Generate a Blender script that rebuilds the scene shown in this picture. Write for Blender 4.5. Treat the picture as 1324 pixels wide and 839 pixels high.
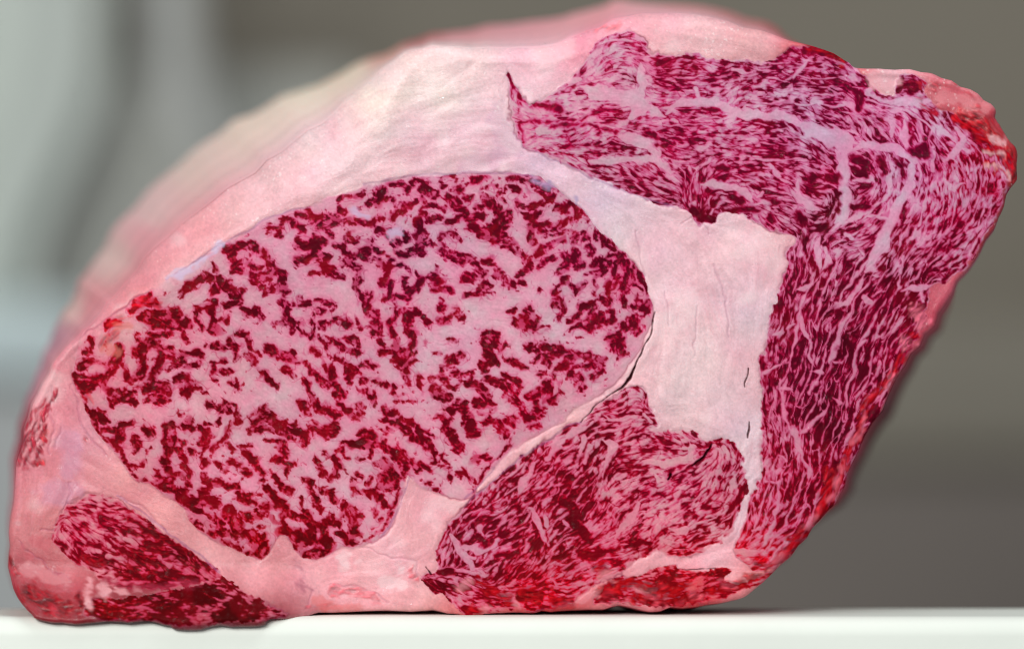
import bpy, math
import numpy as np
from mathutils import Vector

for o in list(bpy.data.objects): bpy.data.objects.remove(o, do_unlink=True)
scene = bpy.context.scene
col_root = scene.collection
S = 0.00025                       # one face pixel = 0.25 mm
BASE = 795.0                      # pixel row where the board top meets the face plane
def wx(px): return (px - 662.0) * S
def wz(py): return (BASE - py) * S

# ---------------------------------------------------------------- camera
DIST, CAM_Z = 2.0, 0.12
cam = bpy.data.objects.new('camera', bpy.data.cameras.new('camera'))
col_root.objects.link(cam)
cam.location = (0, -DIST, CAM_Z)
cam.rotation_euler = (math.radians(90), 0, 0)
VIEW_W = 1324 * S
cam.data.sensor_width = 36.0
cam.data.lens = 36.0 * DIST / VIEW_W
cam.data.shift_y = (wz(419.5) - CAM_Z) / VIEW_W
cam.data.clip_start, cam.data.clip_end = 0.05, 50
cam.data.dof.use_dof = True
cam.data.dof.focus_distance = DIST - 0.001
cam.data.dof.aperture_fstop = 2.5
scene.camera = cam

# ---------------------------------------------------------------- world and lamps
world = bpy.data.worlds.new('World'); scene.world = world; world.use_nodes = True
bg = world.node_tree.nodes['Background']
bg.inputs[0].default_value = (0.93, 0.97, 1.0, 1); bg.inputs[1].default_value = 0.24

def area(name, loc, aim, size, size_y, power, color):
    l = bpy.data.lights.new(name, 'AREA'); l.shape = 'RECTANGLE'; l.size, l.size_y = size, size_y
    l.energy, l.color = power, color
    o = bpy.data.objects.new(name, l); col_root.objects.link(o); o.location = loc
    o.rotation_euler = (Vector(aim) - Vector(loc)).to_track_quat('-Z', 'Y').to_euler()
    return o
area('window_lamp', (-0.95, -1.9, 0.95), (0, 0, 0.09), 0.9, 0.7, 37, (1.0, 0.985, 0.96))
area('ceiling_lamp', (0.35, -0.35, 1.5), (0, 0.05, 0.08), 0.9, 0.6, 8, (0.97, 0.99, 1.0))
area('glint_lamp', (-0.42, -1.85, 0.55), (0, 0, 0.09), 0.10, 0.10, 6.5, (1.0, 0.98, 0.95))  # small unseen lamp, added near the camera to make the face glint

scene.view_settings.view_transform = 'Standard'; scene.view_settings.look = 'None'
scene.view_settings.exposure = 0.0; scene.view_settings.gamma = 1.0
scene.view_settings.use_curve_mapping = False
scene.render.engine = 'CYCLES'
scene.cycles.use_denoising = True
try: scene.cycles.denoiser = 'OPENIMAGEDENOISE'
except Exception: pass
scene.cycles.max_bounces = 6
scene.cycles.pixel_filter_type = 'BLACKMAN_HARRIS'
scene.cycles.filter_width = 1.05
# ---------------------------------------------------------------- marbling field
# Everything below works in "face pixels": x to the right, y down, 0.25 mm each.
W, H = 1324, 824
U = 260.0 / 132.2
rng = np.random.default_rng(7)

OUTLINE = [(45,791),(27,772),(15,745),(11,720),(12,690),(17,650),(20,612),(25,585),(33,555),(44,525),(58,497),(70,470),
 (86,448),(108,430),(122,413),(138,392),(150,380),(172,350),(198,318),(228,292),(257,269),(292,243),(326,220),(360,194),(395,168),
 (430,143),(460,118),(492,90),(522,68),(545,61),(575,60),(610,62),(650,62),(700,58),(740,48),(775,34),(810,22),(850,15),(895,18),
 (940,27),(985,40),(1020,52),(1060,63),(1092,78),(1106,86),(1138,89),(1176,90),(1205,95),(1230,106),(1254,118),(1272,130),(1288,142),(1292,162),
 (1303,178),(1314,192),(1316,212),(1314,232),(1302,252),(1292,282),(1276,312),(1258,342),(1238,364),(1222,392),(1206,420),
 (1188,446),(1170,472),(1150,510),(1130,548),(1112,580),(1096,612),(1088,640),(1070,661),(1050,682),(1034,706),(1010,731),
 (985,753),(962,771),(935,778),(900,782),(868,787),(840,789),(800,784),(760,787),(712,788),(690,792),(650,791),(606,797),(590,792),
 (560,790),(500,789),(450,790),(412,792),(388,797),(352,799),(340,806),(302,805),(275,808),(250,812),(228,811),(215,804),(170,800),
 (120,803),(95,806),(72,800)]
EYE = [(94,470),(100,450),(115,428),(150,404),(175,385),(215,362),(250,340),(285,318),(320,298),(345,282),(400,266),(440,250),
 (470,239),(510,231),(560,225),(620,223),(660,225),(690,229),(716,240),(742,264),(765,288),(790,313),(810,329),(827,350),(840,375),
 (844,400),(837,430),(824,455),(813,475),(801,491),(785,505),(765,516),(735,535),(712,553),(692,563),(674,576),(658,585),(640,603),
 (618,630),(602,645),(582,642),(560,634),(545,627),(528,617),(526,632),(517,652),(507,676),(492,695),(472,704),(455,705),(440,706),
 (425,718),(400,725),(385,718),(374,698),(360,692),(346,716),(335,724),(315,717),(290,706),(270,694),(250,680),(235,657),(220,646),
 (200,628),(178,622),(163,606),(148,586),(128,560),(113,535),(103,510),(96,490)]
CAP = [(655,90),(663,105),(673,126),(690,136),(712,122),(734,106),(748,88),(762,68),(782,48),(812,42),(834,50),(842,66),(870,72),
 (900,70),(930,76),(960,78),(990,80),(1008,70),(1025,61),(1045,58),(1075,64),(1096,76),(1106,90),(1124,104),(1138,122),(1158,123),
 (1160,104),(1175,96),(1194,106),(1196,120),(1210,138),(1235,150),(1258,163),(1282,178),(1303,195),(1309,222),(1300,248),(1290,276),
 (1272,308),(1256,336),(1240,352),(1220,364),(1204,374),(1200,392),(1192,424),(1178,452),(1160,484),(1142,520),(1124,558),(1107,598),
 (1088,638),(1058,684),(1014,722),(982,738),(962,728),(950,708),(956,680),(966,655),(978,630),(985,610),(981,580),(982,545),(986,510),
 (981,480),(985,455),(992,430),(1000,402),(1008,370),(1013,340),(1014,324),(1028,315),(1028,306),(1014,302),(1000,296),(985,291),
 (966,278),(940,276),(918,290),(898,291),(890,276),(872,268),(840,261),(800,245),(770,229),(740,217),(715,205),(690,196),(676,190),
 (664,166),(659,135),(656,108)]
ROUND = [(800,506),(815,497),(830,499),(839,511),(837,525),(846,535),(849,550),(840,556),(870,555),(895,556),(908,563),(916,570),(930,567),
 (950,571),(961,585),(966,610),(964,640),(956,665),(946,688),(925,700),(905,714),(880,720),(850,714),(835,722),(812,732),(795,742),
 (772,752),(752,770),(735,782),(700,789),(660,790),(612,795),(602,796),(588,786),(575,771),(560,765),(550,755),(545,746),(552,740),
 (564,738),(564,716),(568,700),(575,684),(586,670),(602,653),(622,635),(646,613),(668,593),(692,578),(716,563),(742,550),(762,534),(782,518)]
CORNER = [(66,690),(74,670),(84,655),(100,644),(120,639),(146,642),(166,655),(190,671),(215,689),(240,707),(264,725),(288,745),(262,754),
 (200,761),(160,758),(132,752),(114,735),(94,725),(76,708)]
STRIP_A = [(112,790),(132,772),(165,768),(200,765),(250,756),(286,744),(306,756),(330,769),(352,781),(378,791),(345,800),(300,802),(262,806),
 (238,806),(216,800),(170,796),(140,799)]
STRIP_B = [(776,768),(796,750),(830,745),(846,735),(870,731),(884,736),(940,734),(946,742),(940,750),(980,744),(1008,738),(990,752),(962,766),
 (920,776),(870,783),(850,784),(800,779),(765,781)]
MUSCLES = [EYE, CAP, ROUND, CORNER, STRIP_A, STRIP_B]

# hand-read fibre bundles: (tile origin, "x,y x,y ... width; ..."), tile units of 1.967 px
LEAN = [
((80,220), "109,52 114,50 122,48 127,52 5;113,54 116,60 113,66 119,66 5;122,63 131,64 4;125,70 131,76 6;80,80 86,76 93,70 6;98,71 103,73 101,80 5;108,76 112,81 117,81 6;99,62 100,66 2;52,83 58,82 4"),
((340,220), "84,10 90,8 93,13 4;97,9 105,7 4;106,12 112,16 6;118,5 128,2 3;119,10 4;125,12 129,13 4;51,19 58,17 66,15 2.5;68,22 76,19 84,18 5;74,15 78,13 3;76,24 74,21 4;105,18 106,23 103,27 108,32 116,31 3;110,23 117,24 3;123,18 125,20 131,25 5;121,33 131,32 3;83,32 88,28 94,23 100,21 4;23,29 26,30 4;30,28 32,33 34,31 40,31 48,33 5;50,26 53,28 5;51,33 58,33 64,34 70,35 78,31 3.5;14,33 18,32 20,36 3;23,35 28,40 2.5;3,40 6,37 12,37 12,42 9,44 2.5;37,36 37,40 44,42 3;57,42 59,46 63,46 71,48 4;74,39 81,39 3.5;79,43 82,44 2;22,47 27,50 34,47 40,46 5;34,52 33,56 29,59 22,59 6;36,57 42,58 4;40,63 41,64 3;31,68 42,67 48,68 51,71 44,70 2;42,65 48,65 1.5;48,49 53,50 54,55 60,57 64,54 75,53 4;67,58 74,60 80,63 84,60 4;55,60 59,64 64,66 62,71 61,78 65,82 5;69,80 71,82 3;83,64 82,70 84,78 83,83 3.5;78,74 80,74 4;85,65 92,64 96,66 2.5;101,67 102,69 2;102,35 103,45 102,52 6;92,44 96,46 5;86,48 88,49 4;90,55 94,55 105,54 3.5;107,40 108,48 3;115,46 117,43 122,41 127,44 130,47 3;116,50 118,51 2;117,55 124,58 130,62 4;124,54 130,56 3;110,71 116,67 2;112,74 119,72 4;115,78 121,79 5;92,73 93,75 4;94,80 101,77 106,72 4;1,56 4,60 7,65 9,67 12,69 11,76 16,79 6;0,69 8,68 5;0,79 6,78 4"),
((600,220), "5,6 12,6 16,5 3.5;27,7 31,7 3;15,11 20,10 3;35,6 43,10 3;12,16 17,19 18,20 5;22,16 26,15 2;24,20 26,22 3;30,13 36,15 3;41,2 52,4 58,9 64,12 70,18 73,24 74,31 71,36 2.5;66,12 68,20 3;9,25 14,25 2.5;0,17 4,19 4;0,25 2,29 4;0,34 8,30 13,31 4;20,24 22,29 23,34 26,37 7;30,28 28,34 3;5,36 10,40 16,44 24,44 30,47 6;17,38 23,40 5;18,48 24,46 3;35,21 39,24 46,24 52,22 57,18 60,16 3.5;37,27 43,30 50,29 3;46,14 53,17 3;48,10 55,12 4;62,25 68,26 70,24 4;42,33 46,36 54,36 60,38 66,35 68,33 3.5;43,38 46,42 45,47 4;50,40 58,43 64,42 70,40 2.5;72,18 77,26 78,34 75,38 2.5;78,26 84,32 88,37 91,44 90,50 2.5;85,31 92,36 97,42 98,47 2;95,48 99,50 5;78,41 80,44 5;72,42 73,47 4;86,36 87,46 2;49,54 52,52 56,50 60,48 66,46 2.5;48,57 51,55 3;50,63 53,60 57,57 3;64,55 66,60 63,64 3;72,53 72,61 74,63 5;68,57 67,65 62,68 3;80,50 84,52 83,57 2.5;77,60 78,63 2.5;85,63 90,60 92,66 88,70 4;95,58 101,57 105,54 108,52 3.5;94,62 97,62 3;101,62 100,68 99,75 3;106,60 107,70 105,80 4.5;112,62 116,68 118,74 120,80 4.5;110,66 112,74 116,80 2.5;86,72 85,82 2;95,74 94,83 3;80,69 87,70 3;27,51 32,52 37,55 39,58 3;14,60 19,59 2.5;16,62 22,63 24,65 2;42,60 42,66 37,68 4;21,68 24,71 28,74 33,74 5;38,73 40,75 4;0,57 5,57 5;6,63 9,65 12,69 5;0,70 5,71 5;8,80 12,77 15,76 4;0,82 18,81 2.5;59,82 60,77 65,74 69,72 3;72,76 74,79 78,76 4;49,79 50,80 1.5;64,66 68,66 2"),
((80,385), "49,4 55,3 62,4 5;46,9 52,2 4;30,18 37,15 5;57,13 64,13 72,11 76,11 9;60,18 72,17 82,18 6;52,14 56,16 3;58,24 68,24 72,24 2.5;50,25 52,27 3;58,30 53,34 48,36 7;51,37 53,43 6;62,31 66,35 3;71,35 73,37 4;80,24 82,28 3;46,33 48,38 3;37,32 36,38 34,44 31,50 28,56 30,61 5.5;20,27 20,36 2.5;15,36 18,38 3;12,46 18,43 23,43 4;8,53 14,55 22,54 7;12,60 20,58 5;13,68 17,72 20,77 21,83 4.5;25,76 28,82 3.5;25,43 30,46 3;42,50 44,55 50,53 53,46 5;57,55 60,50 63,45 66,40 5;69,41 80,41 2;55,60 62,58 68,58 70,62 6;55,67 60,66 5;64,66 68,67 5;35,66 42,65 46,67 4.5;48,62 52,60 2;30,67 32,70 3;40,60 36,61 2;76,40 80,36 88,36 92,38 3;72,47 76,44 3;80,47 86,45 91,43 3;77,53 81,52 84,58 83,64 6;86,55 90,58 94,63 2.5;79,63 80,60 3;85,62 88,61 3;88,8 89,17 91,20 2.5;98,10 100,3 4;90,8 99,8 3;99,14 98,20 104,22 5;96,31 96,32 2;101,33 106,33 4;103,6 109,7 2;112,4 117,4 5;117,8 123,9 4;105,14 108,15 4;110,27 114,33 114,38 4.5;117,24 122,26 124,31 4;122,38 126,42 125,44 5;128,8 131,12 5;129,36 129,38 2;130,48 131,50 4;99,48 100,43 104,42 4;98,52 101,54 2;106,49 110,49 4;110,56 114,58 2;116,55 116,59 4;96,69 102,70 104,74 3.5;107,69 109,75 4;113,69 115,74 2.5;76,75 77,77 3.5;83,77 84,83 4;68,83 72,82 4;40,83 46,83 3;95,82 104,81 3;115,77 117,82 4;123,78 128,74 131,72 3;126,80 131,80 4"),
((340,385), "14,2 17,7 4;20,4 30,3 3;24,1 30,1 2;35,9 37,7 41,9 38,12 35,10 2;35,2 40,4 46,4 47,6 44,9 2;48,15 52,15 57,17 5;38,20 38,17 43,16 2;16,10 18,16 20,22 5;11,18 14,18 4;23,16 26,16 3;24,20 27,24 3;33,12 33,20 32,26 2;37,24 40,32 43,36 1.5;42,31 47,29 52,34 3.5;54,26 59,27 62,30 4;58,35 62,36 4;4,34 9,36 14,37 19,38 5;0,12 3;67,1 67,5 71,10 74,14 76,18 5;73,25 77,24 78,20 4;63,15 65,20 2.5;71,20 2;77,28 78,35 83,35 4;86,25 84,20 88,12 90,7 4;94,10 97,15 95,22 99,26 97,30 5;88,30 89,36 95,35 7;87,42 90,44 6;95,41 95,48 5;100,36 100,40 98,43 3;94,52 94,57 2.5;102,54 104,57 4;100,8 104,9 3.5;107,13 108,17 3;117,3 118,8 4;117,15 121,14 4;128,10 131,12 5;88,0 98,0 2;80,0 86,1 3;108,29 2;122,28 126,28 2.5;114,36 115,37 2;31,34 36,37 40,42 44,48 46,54 3.5;46,42 44,50 3.5;48,38 54,42 58,44 61,49 66,54 3;54,43 57,50 58,55 2.5;35,51 41,55 47,58 4;49,60 53,64 50,67 4;48,64 52,72 57,76 62,79 3;64,72 65,76 61,78 4;27,42 31,46 32,50 2.5;26,54 30,58 31,66 4;31,67 37,72 43,74 47,78 4;47,82 50,78 4;16,47 20,50 22,52 4;20,42 23,42 3;25,69 28,73 30,76 4;0,48 4,52 8,57 4;1,73 5,78 9,83 6;13,83 20,83 2;33,81 35,83 2;65,45 69,43 75,46 2;71,54 76,58 82,57 85,59 3;75,58 75,66 2.5;64,60 70,62 73,68 3;87,64 93,64 1.5;89,68 95,69 99,68 1.8;80,73 82,75 88,74 4;81,80 3;85,82 92,80 4;97,80 99,83 3;110,78 116,77 1;121,41 131,38 4.5;122,44 3;117,46 119,54 124,60 129,58 131,50 2.5;125,50 128,50 4;111,54 116,53 2;114,60 117,64 121,66 4.5;128,70 131,74 5;122,72 127,74 3;120,77 118,83 4"),
((600,385), "30,10 34,8 4;41,7 44,10 47,14 5;35,17 41,18 46,17 5.5;38,14 44,13 4;46,20 55,20 2;59,5 61,2 65,2 66,7 62,12 3;62,6 62,14 2;70,14 75,10 79,6 84,4 4;85,6 86,12 83,17 4;71,21 78,18 82,20 3;90,1 95,2 4.5;97,9 98,14 94,18 88,17 90,12 4;104,1 106,5 4;114,4 117,7 121,4 5;118,10 3;104,16 107,20 111,18 109,13 3;113,13 114,20 111,24 3;97,26 101,25 5;98,30 100,35 104,28 3;105,31 103,38 3;14,24 20,25 21,31 6;15,30 17,38 19,41 6;26,32 24,34 4;12,43 15,48 3;23,42 24,44 2.5;28,41 34,41 38,44 2;36,43 39,46 3;42,32 46,30 48,36 46,40 4;52,32 56,34 60,32 68,34 4.5;52,38 58,38 64,37 3.5;62,45 66,45 4;54,42 55,45 1.5;48,50 54,49 2.5;68,41 73,41 76,38 81,38 4.5;72,45 80,45 85,44 4.5;86,40 90,42 91,48 86,51 4.5;70,50 73,56 77,60 4;77,53 78,58 4.5;58,50 59,54 2.5;17,53 22,57 28,55 3.5;26,52 32,53 38,58 36,61 3.5;26,58 28,64 34,68 39,74 43,79 4.5;30,58 36,66 40,72 2.5;43,64 50,62 56,60 5;55,56 57,64 53,68 5;63,56 65,60 3;57,69 63,65 65,62 4.5;47,70 50,74 4;45,77 51,78 4;1,50 5,49 7,53 2;2,58 8,57 12,60 16,66 19,70 3;9,68 15,70 5;18,78 22,82 3.5;29,83 30,79 32,83 2.5;1,70 3,80 5;0,39 2;0,12 3"),
((80,550), "22,2 27,9 32,13 38,17 43,25 46,32 50,37 58,38 64,44 70,50 76,55 80,60 84,64 92,68 2.5;28,3 34,3 4;39,0 37,8 34,13 4.5;48,9 51,14 47,18 4.5;54,2 58,5 5;58,14 56,16 2;46,27 52,27 54,23 3;56,2 60,6 3;71,2 71,10 70,18 68,24 70,30 6;63,35 72,36 5;63,30 66,33 3;76,9 80,11 3;80,1 86,2 2.5;74,16 78,17 80,22 3.5;80,26 84,32 82,38 4.5;60,39 70,40 80,42 4;84,17 92,18 94,24 92,29 3;92,2 95,6 93,12 6;110,1 108,6 104,11 98,14 3;72,31 80,35 3;78,48 84,50 94,50 102,51 7;92,44 96,42 100,38 106,39 4.5;94,34 96,38 4;110,12 112,17 3;118,14 121,18 124,24 3.5;112,24 117,26 120,30 124,33 3;101,24 105,27 108,30 3;126,2 131,4 4;124,12 2.5;127,24 131,30 5;106,40 116,40 3;117,46 122,50 128,52 3;120,45 130,45 2;88,54 94,58 100,62 108,64 3;110,56 113,62 116,67 8;118,58 124,60 131,58 4.5;116,70 122,70 4;100,70 110,70 118,73 4.5;126,73 130,82 7;107,76 116,80 3;80,62 86,65 92,65 2.5;130,66 3;100,66 106,67 3"),
((340,550), "0,2 8,2 14,1 3.5;13,4 22,4 27,5 26,12 4.5;4,10 10,11 15,18 3.5;8,22 14,24 18,26 4.5;15,27 16,34 2.5;15,5 20,10 2;32,2 38,4 46,3 4.5;37,6 46,6 3;52,12 60,13 66,10 4.5;50,17 55,21 2.5;62,4 70,5 74,8 3;68,12 78,12 84,16 88,20 6;72,20 71,15 4;64,23 68,23 3;88,0 94,3 5;82,3 79,6 2;97,8 100,10 4;90,18 95,22 102,28 4;92,25 94,30 94,34 5;79,25 84,30 88,34 82,38 7;78,34 78,40 86,40 5;102,2 104,9 110,16 114,21 3.5;105,4 114,9 1.5;118,1 122,8 127,12 129,16 5;104,25 110,28 2.5;117,18 120,24 123,28 2;118,28 124,30 3.5;129,31 131,34 3.5;108,38 112,42 116,45 2;36,22 37,28 40,32 3.5;47,22 49,28 48,32 45,35 4;40,18 43,20 2;8,34 12,40 18,43 4;26,35 30,40 35,48 38,55 2.5;28,36 33,38 4;36,41 42,44 48,50 3;45,44 48,50 4;26,48 26,54 30,58 2.5;0,36 3;2,42 8,47 14,50 4.5;0,53 8,52 16,55 4;4,58 6,62 14,65 3;13,58 20,58 5;22,60 30,62 38,66 6;36,66 44,62 48,64 7;12,70 22,71 26,78 8;30,70 34,76 6;40,74 44,80 6;22,82 26,84 4;36,83 44,83 5;0,72 2,82 4;60,35 58,40 62,44 68,46 72,43 3.5;62,32 65,34 3;70,38 72,34 2.5;74,45 78,48 5;80,50 82,54 4.5;74,55 73,58 2;54,52 57,58 60,64 58,70 5.5;52,58 3;62,60 65,60 2;53,72 58,76 62,72 4;76,62 3;71,67 1.5;90,42 87,50 84,58 80,66 74,72 66,76 1"),
((200,670), "64,10 70,16 72,22 8;45,16 52,18 56,20 3;60,23 66,25 70,26 3;82,9 90,14 94,20 8;96,12 102,16 7;96,26 106,25 114,22 5;112,10 116,18 7;122,10 128,13 131,16 4;92,30 91,31 2;97,39 98,40 1.5"),
((540,480), "11,14 16,17 19,18 4.5;32,9 40,8 4;41,8 44,14 48,19 50,22 3;40,21 46,21 48,24 5;41,27 2;21,24 26,23 4;27,20 31,24 34,32 36,40 6;36,40 39,41 6;45,34 48,31 52,33 56,38 58,42 4;58,33 62,31 64,36 3;17,30 21,33 3.5;18,38 22,42 26,48 28,50 6;0,40 4,46 8,53 12,58 4;5,40 12,45 1.5;16,54 18,59 21,66 22,70 2.5;38,58 42,55 45,58 4.5;29,66 34,70 37,74 3;6,74 14,80 2;2,60 8,65 2;30,34 2;75,36 80,36 2;64,40 60,48 54,56 48,61 42,70 34,80 1"),
# cap muscle
((640,30), "8,34 12,42 18,50 26,54 36,55 44,57 3.5;16,65 30,66 45,65 58,63 72,58 82,57 1.6;38,70 50,67 62,66 80,72 1.6;34,40 44,38 47,31 52,26 2.6;60,22 64,16 70,10 78,5 1.6;16,66 18,78 1.8"),
((860,30), "92,18 104,19 116,22 6;36,25 50,26 56,30 2.6;118,40 124,44 130,48 128,56 4;24,30 34,37 2"),
((1064,80), "61,59 66,58 64,61 8;50,18 58,14 63,16 58,20 5;20,64 28,66 26,72 6;36,66 40,70 4;48,64 52,70 52,78 3.5;4,76 10,77 6;24,20 24,28 4;34,18 40,22 48,21 1.8;94,40 100,44 7;100,50 108,54 5"),
((740,160), "80,58 86,64 92,64 7;88,44 92,45 5;96,48 93,54 4;105,48 112,52 6;100,57 110,57 122,57 3.5;92,29 102,30 4;96,35 104,34 3.5;56,14 68,14 2.5;49,7 54,8 5"),
((940,190), "52,22 58,20 5;54,28 60,32 5;67,20 72,21 6;84,14 90,18 6;100,8 104,14 4;83,40 92,38 6;30,36 34,36 5;46,46 50,50 7;56,56 66,53 4.5;28,46 30,50 5;126,4 130,5 8;74,30 72,42 4"),
((960,350), "62,27 66,28 4.5;64,52 64,57 4.5;68,46 70,49 4"),
# round muscle
((540,640), "38,28 44,31 47,30 4;36,20 38,27 3;90,40 98,40 5;108,38 116,40 7;96,4 102,8 104,14 7;53,39 66,38 4.5;104,20 110,26 7;14,50 22,50 5;6,60 16,64 4;28,74 38,78 6;68,66 80,66 7;92,70 100,70 6;78,70 5"),
((740,640), "40,32 50,32 5;14,38 20,38 6;22,36 32,36 4;76,14 78,14 4.5;86,24 90,24 3"),
((740,480), "30,52 24,60 23,68 21,73 0.8;66,66 65,70 4;34,60 44,62 1.8;47,52 54,53 62,52 3"),
# corner muscle
((0,620), "84,26 92,29 100,34 4.5;84,34 90,36 4;96,33 104,37 5;96,41 106,45 5;48,42 52,44 51,49 4.5;58,53 72,54 5;80,46 92,50 104,56 4.5;58,42 64,43 4;36,40 42,44 4;100,60 120,64 131,66 6;84,60 100,66 4.5"),
]
# fat veins running through the fibrous muscles
VEIN = [
((640,30), "58,44 66,47 80,48 92,50 95,56 90,62 11;94,26 96,40 94,50 8;96,55 104,58 112,60 6;50,40 56,38 5;28,72 34,70 6;84,75 95,80 104,82 5"),
((860,30), "0,58 12,52 24,51 36,54 46,57 54,60 66,61 78,62 88,68 96,72 108,76 118,80 6;20,42 22,48 5;46,31 58,34 4;84,36 90,30 94,24 3;98,52 104,53 4;118,52 124,54 5;54,50 62,51 3;72,47 78,47 4;88,68 96,72 108,76 118,80 9"),
((1064,80), "0,46 8,48 14,54 18,58 10;18,58 30,56 40,56 50,57 56,62 60,65 68,62 71,55 6;54,38 55,48 57,58 6;40,36 46,40 44,48 4;14,60 14,70 16,80 9;58,66 57,74 56,84 7;42,62 45,72 44,80 4;20,78 32,78 4;28,40 30,46 33,52 3;35,24 50,26 60,25 72,25 6;70,37 78,42 86,48 90,52 4;88,42 92,50 88,58 82,64 5;72,58 72,72 4;24,18 30,20 36,24 6;14,27 20,27 4;108,72 104,80 3;80,74 82,84 3;92,80 86,84 4"),
((740,160), "32,7 42,10 52,14 58,19 8;10,23 24,22 40,24 54,24 60,30 64,36 4.5;62,36 70,38 4;86,40 96,40 106,42 114,44 118,50 6;76,30 78,34 4;52,18 56,22 6;118,52 126,46 3"),
((940,190), "0,25 10,27 16,32 18,37 24,37 4;28,12 32,16 34,20 5;46,22 49,34 54,39 60,42 4.5;72,2 76,12 76,24 78,36 76,46 71,51 8;84,22 94,23 3.5;108,8 107,20 106,32 102,38 92,43 84,47 74,52 68,55 3.5;118,16 120,24 116,34 112,42 108,48 104,56 102,64 96,72 92,80 7;60,58 58,66 60,74 62,83 4.5;64,66 66,74 62,83 4;90,46 100,46 106,46 3;78,58 84,60 4;116,72 114,82 4;116,66 124,56 131,50 2;88,66 90,70 2.5"),
((960,350), "47,2 46,8 40,12 36,13 5;80,2 76,10 74,16 70,22 62,22 60,26 5.5;72,20 72,28 66,34 63,42 60,52 56,60 5.5;68,50 69,57 64,60 58,59 3.5;39,24 39,34 42,42 46,47 45,56 49,62 4.5;14,45 22,42 28,40 36,36 4;12,68 20,63 30,60 4;82,18 84,22 5;98,16 104,11 104,4 5;104,14 116,12 128,8 8;82,46 76,56 75,66 71,76 68,82 4.5;49,72 44,80 5;24,80 32,78 5;92,46 98,40 106,30 3.5;46,64 52,66 3;88,52 90,62 84,74 2.5"),
((900,500), "54,4 56,14 59,22 62,28 66,32 68,40 70,48 73,54 73,62 4.5;62,3 64,5 4;66,12 72,14 4;82,16 78,22 74,28 70,32 5;90,8 94,12 5;46,60 54,62 55,70 54,80 4.5;99,4 98,16 96,28 2.5;112,6 104,20 102,32 96,44 4;86,52 94,52 3;56,46 58,49 4;83,60 80,70 77,76 2.5;52,56 60,52 64,48 2;57,60 60,54 2"),
((900,640), "54,0 53,10 51,20 47,28 42,34 4.5;46,9 47,16 44,23 37,24 3;53,22 50,30 44,36 2;56,34 50,42 44,45 2;24,37 34,38 42,36 4;73,4 74,14 75,18 3"),
((540,640), "30,35 40,36 50,33 54,30 7;38,42 32,40 36,48 44,52 4;40,22 42,26 7;73,8 78,18 82,26 86,34 4.5;22,26 26,34 32,44 40,52 4;20,46 30,50 42,53 4;84,14 84,20 4;108,46 116,43 5;88,54 92,58 4;96,16 100,20 3"),
((540,480), "76,60 70,70 68,80 6;84,48 90,46 96,44 108,38 120,30 2.6;92,48 84,58 4;108,44 106,54 4;112,50 108,60 3"),
((740,480), "20,45 26,48 24,58 20,70 4.5;28,46 40,42 52,41 2.5;76,42 80,48 79,56 70,58 60,60 52,58 44,60 4.5;54,66 58,70 5;100,50 102,56 4;20,30 30,32 44,30 3;48,28 52,32 4"),
((740,640), "44,4 38,14 32,22 27,28 6;46,12 54,12 3;66,22 74,22 78,22 5.5;80,4 80,10 2.5;26,54 36,50 46,46 54,42 60,38 4"),
((0,620), "90,42 82,40 5;70,50 82,54 3;104,50 112,56 2.5"),
((200,670), "76,-8 78,6 80,18 82,30 7;60,20 66,22 2"),
]
# direction of the grain, face pixels
FLOW = [[(670,150),(720,160),(800,150)],[(680,190),(760,165),(850,180)],[(880,120),(960,115),(1080,125)],[(860,150),(950,160),(1040,180),(1090,200)],
 [(900,190),(980,200),(1050,210)],[(1000,95),(1090,110)],[(1100,130),(1180,150),(1240,200),(1250,260)],
 [(1200,160),(1220,220),(1200,290),(1150,360),(1110,430),(1080,520),(1060,600),(1030,680),(985,720)],[(1160,200),(1165,260),(1130,300),(1090,315)],
 [(1270,220),(1260,290),(1200,340)],[(1030,330),(1020,420),(1010,520),(1000,620),(985,690)],[(1130,330),(1080,420),(1050,520),(1030,620)],
 [(900,280),(905,230),(935,205)],[(1210,380),(1160,440),(1110,540)],[(1100,420),(1075,480)],[(1140,400),(1110,480)],[(1040,440),(1020,500)],
 [(572,730),(590,690),(640,645),(700,600),(760,555)],[(600,740),(625,700),(670,660),(720,620),(770,580)],[(640,755),(670,715),(715,675),(750,630),(790,590)],[(690,760),(730,715),(770,680),(790,640)],
 [(760,560),(860,552),(905,560)],[(775,640),(788,592),(860,565)],
 [(800,640),(870,615),(905,592)],[(880,680),(930,640),(960,600)],[(800,700),(860,680),(950,650)],[(575,755),(640,776),(730,772)],
 [(80,660),(150,690),(250,740)],[(90,690),(170,715),(250,745)],
 [(120,780),(250,785),(360,790)],[(780,765),(880,768),(980,752)],
 [(470,150),(560,120),(650,90)],[(400,230),(520,180),(640,170)],[(850,300),(900,400),(930,520)],[(900,300),(950,380),(966,470),(966,600)],
 [(120,590),(200,660),(330,750)],[(60,560),(80,620),(50,700)],[(420,740),(500,745),(545,720)],[(540,620),(560,700)],[(30,720),(70,750),(130,760)],
 [(1240,140),(1280,180),(1295,230)],[(860,45),(950,50),(1040,62)],[(180,370),(300,270),(430,190)]]
CRACK = [([(847,404),(843,425),(833,450),(822,470),(813,488),(804,500)],[.6,1.0,1.5,2.2,4.0,2.6]),
 ([(804,500),(786,514),(770,526),(750,545)],[2.2,1.2,.8,.5]),([(967,474),(966,486),(963,500)],[1.0,1.8,1.0]),
 ([(967,546),(967,556),(966,567)],[1.2,2.4,1.2]),([(921,571),(913,580),(909,590),(897,602)],[1.6,4.0,3.4,1.6]),
 ([(870,611),(866,618)],[4.0,3.0]),([(552,733),(557,741)],[1.2,2.2]),([(884,737),(905,736),(925,735)],[.6,1.2,.5])]
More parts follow.
